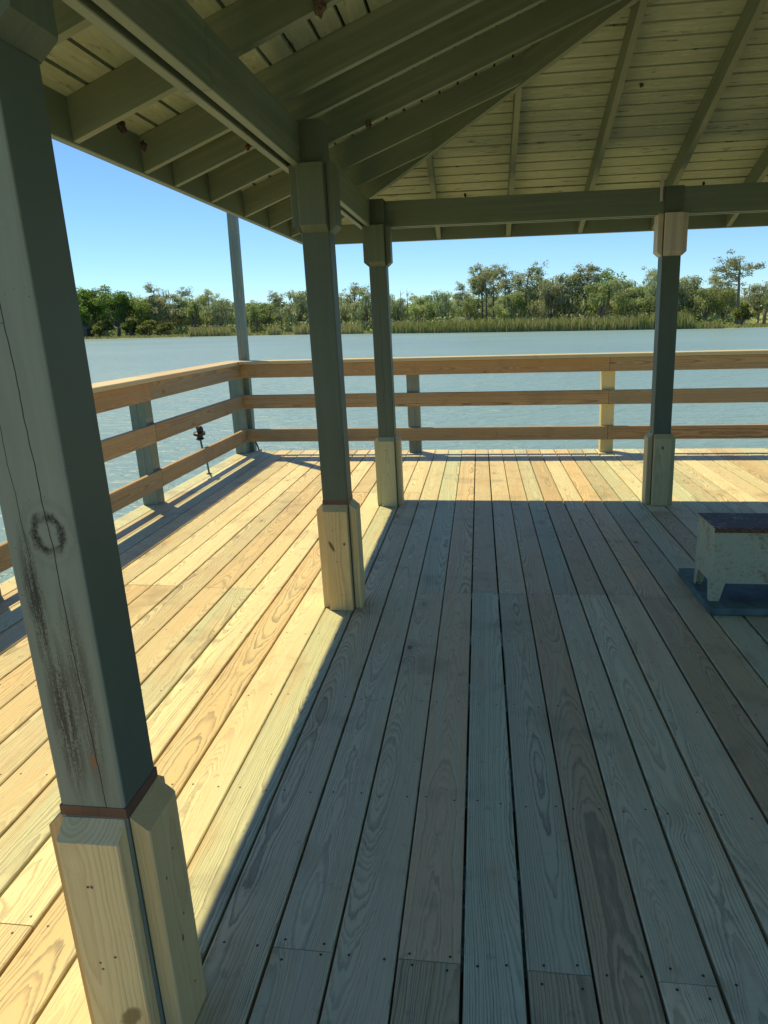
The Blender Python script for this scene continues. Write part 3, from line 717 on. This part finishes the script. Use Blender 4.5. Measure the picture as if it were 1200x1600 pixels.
# kind, bearing from the deck in degrees, distance, top height, spread
TREES = [
('oak_bright', -29.39, 245.4, 14.8, 1.10), 
('oak_bright', -28.32, 246.9, 15.5, 1.15), 
('oak_bright', -27.27, 239.0, 14.1, 1.05), 
('oak_bright', -26.21, 239.1, 12.6, 1.00), 
('oak', -25.31, 246.7, 12.3, 1.00), 
('pine', -24.55, 242.6, 14.2, 1.00), 
('moss', -23.68, 238.2, 11.7, 0.90), 
('pine', -22.71, 241.1, 13.6, 1.10), 
('oak', -21.69, 237.3, 11.1, 1.00), 
('pine', -20.52, 237.6, 12.8, 0.90), 
('moss', -19.76, 229.2, 10.1, 1.00), 
('oak', -17.90, 225.4, 8.7, 1.10), 
('oak', -17.08, 218.8, 7.7, 1.00), 
('oak', -16.31, 222.3, 8.9, 1.10), 
('pine', -15.19, 214.8, 11.0, 1.00), 
('moss', -13.77, 212.3, 11.4, 1.00), 
('oak', -11.70, 207.8, 9.0, 1.00), 
('moss', -10.31, 200.9, 9.8, 0.80), 
('pine', -9.52, 200.0, 11.0, 1.00), 
('moss', -8.52, 192.4, 10.2, 0.90), 
('moss', -7.33, 190.1, 8.6, 0.90), 
('snag', -5.94, 181.4, 9.1, 1.00), 
('snag', -5.44, 181.2, 9.2, 1.00), 
('moss', -6.24, 186.1, 7.6, 0.90), 
('oak', -4.35, 181.5, 8.2, 1.10), 
('moss', -2.86, 179.8, 9.2, 0.90), 
('pine', -1.39, 172.9, 9.3, 0.80), 
('oak', -0.65, 167.7, 6.7, 0.90), 
('pine', 0.28, 172.2, 13.6, 0.80), 
('pine', -0.15, 170.9, 12.6, 0.7),
('pine', 1.11, 172.9, 12.4, 0.75), 
('pine', 1.89, 167.6, 12.1, 0.90), 
('oak', 2.61, 162.5, 7.5, 1.10), 
('pine', 3.34, 165.8, 12.8, 0.85),
('pine', 0.62, 168.0, 11.6, 0.7), 
('moss', 4.34, 168.8, 11.0, 0.85), 
('moss', 5.39, 161.8, 9.2, 0.90), 
('moss', 6.61, 164.6, 10.9, 0.95), 
('pine', 7.87, 165.4, 12.2, 1.10), 
('oak_bright', 9.29, 172.0, 11.7, 0.90), 
('oak', 9.02, 152.3, 8.7, 1.05), 
('moss', 10.38, 157.2, 9.3, 0.90), 
('oak', 11.28, 152.7, 7.3, 0.90), 
('moss', 12.26, 156.1, 8.1, 0.90), 
('pine', 12.88, 161.7, 10.9, 0.90), 
('moss', 13.92, 153.0, 7.5, 0.90), 
('moss', 14.95, 154.4, 8.8, 0.95), 
('oak', 16.13, 151.7, 6.5, 1.00), 
('pine', 16.63, 159.4, 8.6, 0.80), 
('oak', 17.29, 153.0, 6.5, 0.90), 
('pine_big', 18.19, 149.9, 11.2, 0.95), 
('moss', 19.47, 159.5, 7.5, 0.85), 
('moss', 20.34, 168.5, 6.3, 0.80), 
('oak', 21.53, 161.0, 6.8, 1.10), 
('moss', 22.85, 157.6, 7.0, 1.10), 
('pine', 23.95, 162.2, 8.2, 1.00), 
('oak', 25.03, 162.7, 6.4, 1.00), 
('oak_bright', -30.79, 252.0, 14.4, 1.00), 
('oak', -32.03, 252.5, 14.5, 1.10), 
('oak', -33.45, 259.2, 14.8, 1.10), 
('shrub', -28.15, 234.4, 4.5, 1.20), 
('shrub', -26.25, 231.3, 4.9, 1.30), 
('shrub', -25.04, 226.9, 4.1, 1.20), 
('shrub', -23.77, 224.5, 3.3, 1.20), 
('shrub', 18.51, 143.3, 3.2, 1.00), 
('palm', 19.91, 143.0, 3.7, 1.00), 
]
ORD = ['first', 'second', 'third', 'fourth', 'fifth', 'sixth', 'seventh', 'eighth', 'ninth', 'tenth', 'eleventh', 'twelfth', 'thirteenth', 'fourteenth', 'fifteenth', 'sixteenth', 'seventeenth', 'eighteenth', 'nineteenth', 'twentieth']
DESC = dict(oak=('green bushy oak on the far shore', 'of those oaks', 'tree'), oak_bright=('big bright green leafy tree on the far shore', 'of those', 'tree'),
            moss=('grey-green moss-hung tree on the far shore', 'of those', 'tree'), pine=('tall thin pine with bare trunk on the far shore', 'of those', 'pine tree'),
            pine_big=('tallest wide-crowned bare-trunked pine beyond the lake, right of the beige-boarded post', '', 'pine tree'), shrub=('low yellow-green shrub on the far bank', 'of those', 'shrub'),
            palm=('small palm on the grassy bank at far right', '', 'palm tree'), snag=('dead bare tree spike right of the corner post', 'of the two', 'dead tree'))
cnt = {}
for k, t, dist, top, wd in sorted(TREES, key=lambda q: q[1]):
    if not -30 < t < 20.8: continue
    i = cnt.get(k, 0); cnt[k] = i + 1
    x, y = pol(t, dist); g0 = gz_(dist - shore(t), t); h = top - g0
    tm, cm, _, _ = PROTO[k][(i * 3 + len(k)) % len(PROTO[k])]
    vis = -29.9 < t < 20.6
    d0, d1, cat = DESC[k]
    lab = d0 + (', %s from the left %s' % (ORD[i], d1) if d1 else '')
    root = empty(NAME[k], (x, y, g0), label=lab, cat=cat, group='trees along the far shore' if cat != 'shrub' else 'shrubs on the far bank')
    mxh = 10.0 if k != 'oak' else 9.8
    s = h / mxh; root.scale = (s * wd, s * wd, s); root.rotation_euler = (0, 0, nr.uniform(0, 6.28))
    for nm, m_ in (('trunk', tm), ('crown', cm)):
        if m_ is None: continue
        ob = bpy.data.objects.new(nm, m_); COL.objects.link(ob); ob.parent = root

# the wood behind, read as one mass
WV = []; WT = []; TVv = []; TFf = []
th_ = -46.0
while th_ < 40:
    th_ += nr.uniform(.35, .8); 
    for row in range(2):
        kind = ('moss', 'oak', 'moss', 'oak', 'pine')[nr.randint(5)]
        of = nr.uniform(32, 50) + row * 22; d = shore(th_) + of; g0 = gz_(of, th_)
        prof = np.interp(th_, [-46, -30, -26, -22, -16, -12, -6, 0, 4, 8, 12, 16, 18, 22, 40], [14, 13.5, 12, 10, 8.2, 8.2, 7.6, 7.2, 8.0, 9.2, 8.2, 7.0, 5.6, 5.8, 8])
        if 18.7 < th_ < 21 and row == 0: continue
        h = prof * nr.uniform(.74, .98) * (1.12 if row else 1) * (1.1 if kind == 'pine' else 1) - g0 + .3
        _, _, tr, crn = PROTO[kind][nr.randint(len(PROTO[kind]))]
        an = nr.uniform(0, 6.28); Rm = np.array([[math.cos(an), -math.sin(an), 0], [math.sin(an), math.cos(an), 0], [0, 0, 1]]) * (h / 10)
        x, y = pol(th_ + nr.uniform(-.3, .3), d); O = np.array([x, y, g0])
        WV.append(crn[0] @ Rm.T + O); WT.append(crn[1])
        o_ = len(TVv); TVv += [tuple(np.array(v) @ Rm.T + O) for v in tr[0]]; TFf += [tuple(i + o_ for i in f) for f in tr[1]]
    # undergrowth
    for q in range(5):
        of = nr.uniform(17, 34) if q < 2 else nr.uniform(36, 75); d = shore(th_) + of; x, y = pol(th_ + nr.uniform(-.3, .3), d); n = 130
        if 18.5 < th_ < 21: continue
        p = nr.normal(size=(n, 3)) * np.array([1.8, 1.6, .9]) + np.array([x, y, gz_(of, th_) + 1.0]); V, t_ = quads(p, .34, np.clip(nr.normal(size=n) * .2 + nr.uniform(.2, .8), 0, 1)); WV.append(V); WT.append(t_)
me = crown_mesh('woods', np.concatenate(WV), np.concatenate(WT), M_moss)
o = bpy.data.objects.new('woods', me); COL.objects.link(o); tag(o, kind='stuff', label='dense mixed wood filling the ground behind the shore trees', cat='woods')
me = bpy.data.meshes.new('wood_trunks'); me.from_pydata(TVv, [], TFf); me.materials.append(M_bark)
o2 = bpy.data.objects.new('trunks', me); COL.objects.link(o2); o2.parent = o; tag(o2, kind='stuff')

# reeds ----------------------------------------------------------------
RVs = []; RTs = []
def reed_patch(t0, t1, depth, h0, h1, n, tan=0.3, start=-1.5):
    tt = nr.uniform(t0, t1, n)
    if h1 > 1: keep = (np.sin(tt * 31.0) + np.sin(tt * 77.3 + 2) + nr.normal(size=n) * .9) > -1.1; tt = tt[keep]; n = len(tt)
    of = start + nr.uniform(0, 1, n) * depth
    cl = np.sin(tt * 9.1) * .5 + np.sin(tt * 23.7 + 1) * .5 + np.sin(tt * 47.3) * .4        # taller and thinner tufts
    d = np.interp(tt, TH, RR) + of; x = d * np.sin(np.radians(tt)); y = d * np.cos(np.radians(tt))
    z0 = np.where(of < 0, -1.05, -.95); h = (h0 + (h1 - h0) * nr.uniform(0, 1, n) ** .8) * (1 + .24 * cl)
    an = nr.uniform(0, 3.14, n); wx = np.cos(an) * nr.uniform(.035, .075, n); wy = np.sin(an) * .05
    lx = nr.normal(size=n) * .16 * h; ly = nr.normal(size=n) * .16 * h
    B0 = np.stack([x - wx, y - wy, z0], 1); B1 = np.stack([x + wx, y + wy, z0], 1)
    M1 = np.stack([x + wx * .8 + lx * .35, y + wy * .8 + ly * .35, z0 + h * .6], 1); M0 = np.stack([x - wx * .8 + lx * .35, y - wy * .8 + ly * .35, z0 + h * .6], 1)
    T1 = np.stack([x + lx + .01, y + ly, z0 + h], 1); T0 = np.stack([x + lx - .01, y + ly, z0 + h * .98], 1)
    tone = np.clip(.25 + .25 * cl + nr.normal(size=n) * .18 + (nr.uniform(0, 1, n) < tan) * .5, 0, 1)
    RVs.append(np.stack([B0, B1, M1, M0], 1).reshape(-1, 3)); RTs.append(np.repeat(np.clip(tone + .25, 0, 1), 4))
    RVs.append(np.stack([M0, M1, T1, T0], 1).reshape(-1, 3)); RTs.append(np.repeat(tone, 4))
reed_patch(-6.9, 3.0, 6, 1.3, 2.35, 15000, .18)
reed_patch(2.8, 11.5, 6, 1.15, 2.2, 13000, .3)
reed_patch(11.5, 15.3, 5, 1.2, 2.5, 5200, .15)
reed_patch(15.0, 17.3, 3, .6, 1.3, 1100, .3)
reed_patch(-22.2, -19.2, 4, 1.7, 2.5, 2600, .45)
reed_patch(-18.6, -17.6, 3, 1.2, 1.9, 600, .5)
for a in (-15.9, -13.9, -13.1, -10.3, -9.5): reed_patch(a - .45, a + .45, 4, 1.2, 2.5, 700, .5)
reed_patch(-31, -6.9, 3, .3, .8, 9000, .35, -.8)
reed_patch(17, 30, 3, .2, .6, 4000, .3, -.5)
reed_patch(-31, 28, 22, .15, .45, 26000, .25, 1)
me = crown_mesh('reeds', np.concatenate(RVs), np.concatenate(RTs), M_reed)
o = bpy.data.objects.new('reeds', me); COL.objects.link(o); tag(o, kind='stuff', label='green and tan reeds and grass along the far waterline', cat='reeds')

# little shed on the left bank, stake in the water ----------------------
def simple_box(mb, x0, x1, y0, y1, z0, z1, mi=0):
    p = [(x0, y0, z0), (x1, y0, z0), (x1, y1, z0), (x0, y1, z0), (x0, y0, z1), (x1, y0, z1), (x1, y1, z1), (x0, y1, z1)]
    mb.poly(p, [(3, 2, 1, 0), (4, 5, 6, 7), (0, 1, 5, 4), (1, 2, 6, 5), (2, 3, 7, 6), (3, 0, 4, 7)], p, None, mi, sh=False)
sx0, sy0 = pol(-29.75, 241); sz = gz_(8)
sh = empty('shed', (sx0, sy0, sz), label='small dark grey shed on the far left bank beside the first green post', cat='shed')
b = MB(); simple_box(b, sx0 - 3, sx0 + 2.2, sy0, sy0 + 4, sz - .3, sz + 2.6); b.build('wall', plain('shed_wall', (.10, .095, .09), .8), sh)
b = MB(); x0, x1, y0, y1 = sx0 - 3.3, sx0 + 2.5, sy0 - .4, sy0 + 4.4
p = [(x0, y0, sz + 2.6), (x1, y0, sz + 2.6), (x1, y1, sz + 2.6), (x0, y1, sz + 2.6), (x0, (y0 + y1) / 2, sz + 3.6), (x1, (y0 + y1) / 2, sz + 3.6)]
b.poly(p, [(3, 2, 1, 0), (0, 1, 5, 4), (2, 3, 4, 5), (0, 4, 3), (1, 2, 5)], p, sh=False); b.build('roof', plain('shed_roof', (.22, .21, .2), .6), sh)
b = MB(); simple_box(b, sx0 - .5, sx0 + .6, sy0 - .04, sy0 - .003, sz - .2, sz + 2.0); b.build('door', plain('shed_door', (.05, .05, .05), .7), sh)
kx_, ky_ = pol(-22.1, 190)
b = MB(); b.prism((kx_, ky_, -2), (kx_ + .1, ky_, .1), X_, Y_, [(.06 * math.cos(a), .06 * math.sin(a)) for a in (0, 1, 2, 3, 4, 5.2)], sh=False)
tag(b.build('stake', M_under), 'thin wooden stake standing in the lake near the left reeds', 'stake')

# ------------------------------------------------------------------ metal cabinet on its pad
T = NT('cabinet_paint'); P = T.coord('Object'); a1 = T.noise(P, 7, 6, .7); a2 = T.noise(P, 60, 4, .7)
c = T.mix(T.mr(a1, .35, .65), (0.40, 0.46, 0.31), (0.46, 0.48, 0.31))
rust = T.mr(T.add(T.mul(a1, .6), T.mul(a2, .5)), .53, .70, 0, .8, True); c = T.mix(rust, c, (0.20, 0.125, 0.045))
T.put(T.b.inputs['Base Color'], c); T.b.inputs['Roughness'].default_value = .55; T.bump(a2, .25, .002); M_cab = T.m
T = NT('cabinet_lid'); P = T.coord('Object'); a1 = T.noise(P, 9, 6, .75); a2 = T.noise(P, 45, 5, .75)
c = T.mix(T.mr(a2, .4, .6), (0.05, 0.035, 0.035), (0.13, 0.095, 0.095)); c = T.mix(T.mr(T.add(T.mul(a1, .5), T.mul(a2, .5)), .52, .62, 0, .8), c, (0.42, 0.40, 0.42))
T.put(T.b.inputs['Base Color'], c); T.put(T.b.inputs['Roughness'], T.mr(a2, .3, .7, .5, .8)); T.bump(a2, .3, .003); M_lid = T.m
M_rust = plain('rusty_edge', (.16, .085, .035), .8, scale=40, var=.35)
M_pad = plain('blue_green_pad_paint', (.10, .17, .16), .75, scale=9, var=.25)
CX0, CX1, CY0, CY1 = 1.204, 2.20, 3.677, 3.965
pad = empty('equipment_pad', (1.7, 3.88, 0), label='flat blue-green painted pad lying on the deck under the metal cabinet', cat='pad')
b = MB(); b.board((1.186, 3.895, 0.0015), (2.32, 3.895, 0.0015), Y_, .62, Z_, .04, bev=.006, sh=False); b.build('slab', M_pad, pad)
cab = empty('metal_cabinet', (1.7, 3.82, .04), label='pale green rusting metal cabinet on four short legs standing on the blue pad', cat='cabinet')
b = MB(); t = .004
simple_box(b, CX0, CX1, CY0, CY0 + t, .142, .418); simple_box(b, CX0, CX1, CY1 - t, CY1, .142, .418)
simple_box(b, CX0, CX0 + t, CY0 + t, CY1 - t, .142, .418); simple_box(b, CX1 - t, CX1, CY0 + t, CY1 - t, .142, .418); simple_box(b, CX0 + t, CX1 - t, CY0 + t, CY1 - t, .150, .156)
b.build('body', M_cab, cab)
lid = MB(); lid.board((CX0 - .006, (CY0 + CY1) / 2, .4385), (CX1 + .006, (CY0 + CY1) / 2, .4385), Y_, CY1 - CY0 + .014, Z_, .004, bev=.001, sh=False); lo_ = lid.build('lid', M_lid, cab)
e = MB(); simple_box(e, CX0 - .005, CX1 + .005, CY0 - .006, CY0 - .002, .417, .438); eo = e.build('lid_rim', M_rust, lo_)
e = MB(); simple_box(e, CX0 - .005, CX0 - .002, CY0 - .002, CY1 + .004, .417, .438); e.build('lid_rim', M_cab, lo_)
for lx, ly, sxn, syn in ((CX0, CY0, 1, 1), (CX0, CY1, 1, -1), (CX1, CY0, -1, 1), (CX1, CY1, -1, -1)):
    b = MB(); zt, zb_ = .141, .0425
    for (ux, uy) in ((1, 0), (0, 1)):       # angle-iron leg tapering to the foot
        wt, wb, th = .072, .048, .004
        A = [(0, 0), (wt, 0), (wb, 0), (0, 0)]
        if ux: q = [(lx + sxn * a_, ly + syn * o_, z_) for o_ in (.001, .001 + th) for a_, z_ in ((0.001, zt), (wt, zt), (wb, zb_), (0.001, zb_))]
        else: q = [(lx + sxn * o_, ly + syn * a_, z_) for o_ in (.001, .001 + th) for a_, z_ in ((.006, zt), (wt * .8, zt), (wb * .7, zb_), (.006, zb_))]
        b.poly(q, [(0, 1, 2, 3), (7, 6, 5, 4), (0, 4, 5, 1), (1, 5, 6, 2), (2, 6, 7, 3), (3, 7, 4, 0)], q, sh=False)
    b.prism((lx + sxn * .028, ly + syn * .02, .0415), (lx + sxn * .028, ly + syn * .02, .047), X_, Y_, [(.014 * math.cos(k), .014 * math.sin(k)) for k in (0, 1.05, 2.1, 3.14, 4.19, 5.24)], sh=False)
    b.build('leg', M_cab, cab)

# ------------------------------------------------------------------ small dark lamp outside the left rail
lm = empty('dock_lamp', (-2.86, 7.10, 0), label='small dark lamp head on a bent thin stem behind the left railing', cat='lamp')
def tb(mb, pts, rad, seg=8):
    V, F = tube([np.array(p, float) for p in pts], rad, seg); mb.poly([tuple(v) for v in V], F, [tuple(v) for v in V], .5, 0, sh=False)
b = MB(); tb(b, [(-2.815, 7.10, 0.0), (-2.82, 7.08, .12), (-2.84, 7.04, .27), (-2.845, 7.02, .375)], [.010, .010, .010, .010]); tb(b, [(-2.815, 7.1, .001), (-2.815, 7.1, .008)], [.03, .028]); b.build('stem', plain('lamp_stem', (.09, .13, .12), .5, .2), lm)
b = MB(); tb(b, [(-2.845, 7.02, .37), (-2.847, 7.02, .385), (-2.847, 7.02, .40), (-2.85, 7.02, .425), (-2.85, 7.02, .43), (-2.85, 7.015, .455), (-2.85, 7.015, .462)], [.02, .045, .03, .034, .062, .062, .03], 12)
tb(b, [(-2.90, 7.0, .425), (-2.87, 7.01, .44)], [.008, .012]); b.build('lamp_head', M_dark, lm)
b = MB(); tb(b, [(-2.85, 7.015, .462), (-2.85, 7.015, .478)], [.022, .02]); tb(b, [(-2.85, 7.015, .478), (-2.845, 7.015, .484), (-2.82, 7.01, .492)], [.04, .05, .03], 10); b.build('lamp_cap', M_dark, lm)
b = MB(); tb(b, [(-2.72, 8.31, .20), (-2.69, 8.34, .15), (-2.675, 8.38, .08), (-2.67, 8.41, .02), (-2.67, 8.50, .008), (-2.68, 8.535, -.10), (-2.68, 8.54, -.9)], [.009] * 7); tag(b.build('cable', M_dark), 'short black cable hanging at the foot of the corner railing post', 'cable')

# ------------------------------------------------------------------ wasp nests stuck under the roof
def nest(x, y, z, r, lab, n=26, col=(.15, .115, .08)):
    r *= .72
    b = MB(); V = []; F = []; nu, nv = 14, 9; ph = nr.uniform(0, 6, 6)
    for j in range(nv + 1):
        for i in range(nu):
            th, f = math.pi * j / nv, 2 * math.pi * i / nu
            q = r * (1 + .22 * math.sin(3 * f + ph[0] + 2 * th) * math.sin(th) + .16 * math.sin(5 * th + ph[1] + f) + (nr.uniform(-.14, .14) if 0 < j < nv else 0))
            V.append((x + q * .75 * math.sin(th) * math.cos(f), y + q * .75 * math.sin(th) * math.sin(f), z + q * 1.1 * math.cos(th)))
    for j in range(nv):
        for i in range(nu): F.append((j * nu + i, j * nu + (i + 1) % nu, (j + 1) * nu + (i + 1) % nu, (j + 1) * nu + i))
    b.poly(V, F, V, .5)
    tag(b.build('wasp_nest', plain('nest_clay', col, .95, scale=90, var=.4, bump=1.0)), lab, 'wasp nest', 'wasp nests under the roof')
nest(-0.55, 4.35, 2.555, .030, 'brown papery wasp nest on the rafter just right of the second post')
nest(-0.50, 2.87, 2.575, .040, 'large brown wasp nest under a rafter at the top edge of the photo')
nest(-1.36, 3.03, 2.28, .030, 'dark wasp nest in the corner behind the left fascia, first of two', 18, (.05, .035, .03))
nest(-1.40, 3.30, 2.27, .026, 'dark ragged wasp nest beside another behind the left fascia, nearer the pole', 14, (.06, .04, .035))
nest(1.089, 5.335, 2.925, .026, 'small round rust-brown nest on the pale ceiling boards between two rafters', 20, (.18, .09, .04))
nest(-1.09, 3.83, 2.36, .020, 'small reddish nest with a hanging cobweb under the left eave rafters', 10, (.16, .07, .04))
nest(-.05, 5.87, 2.405, .016, 'tiny dark nest on top of the far beam near the corner post', 8, (.04, .03, .02))
nest(1.66, 5.89, 2.405, .016, 'tiny dark nest on the far beam right of the beige-boarded post', 8, (.04, .03, .02))
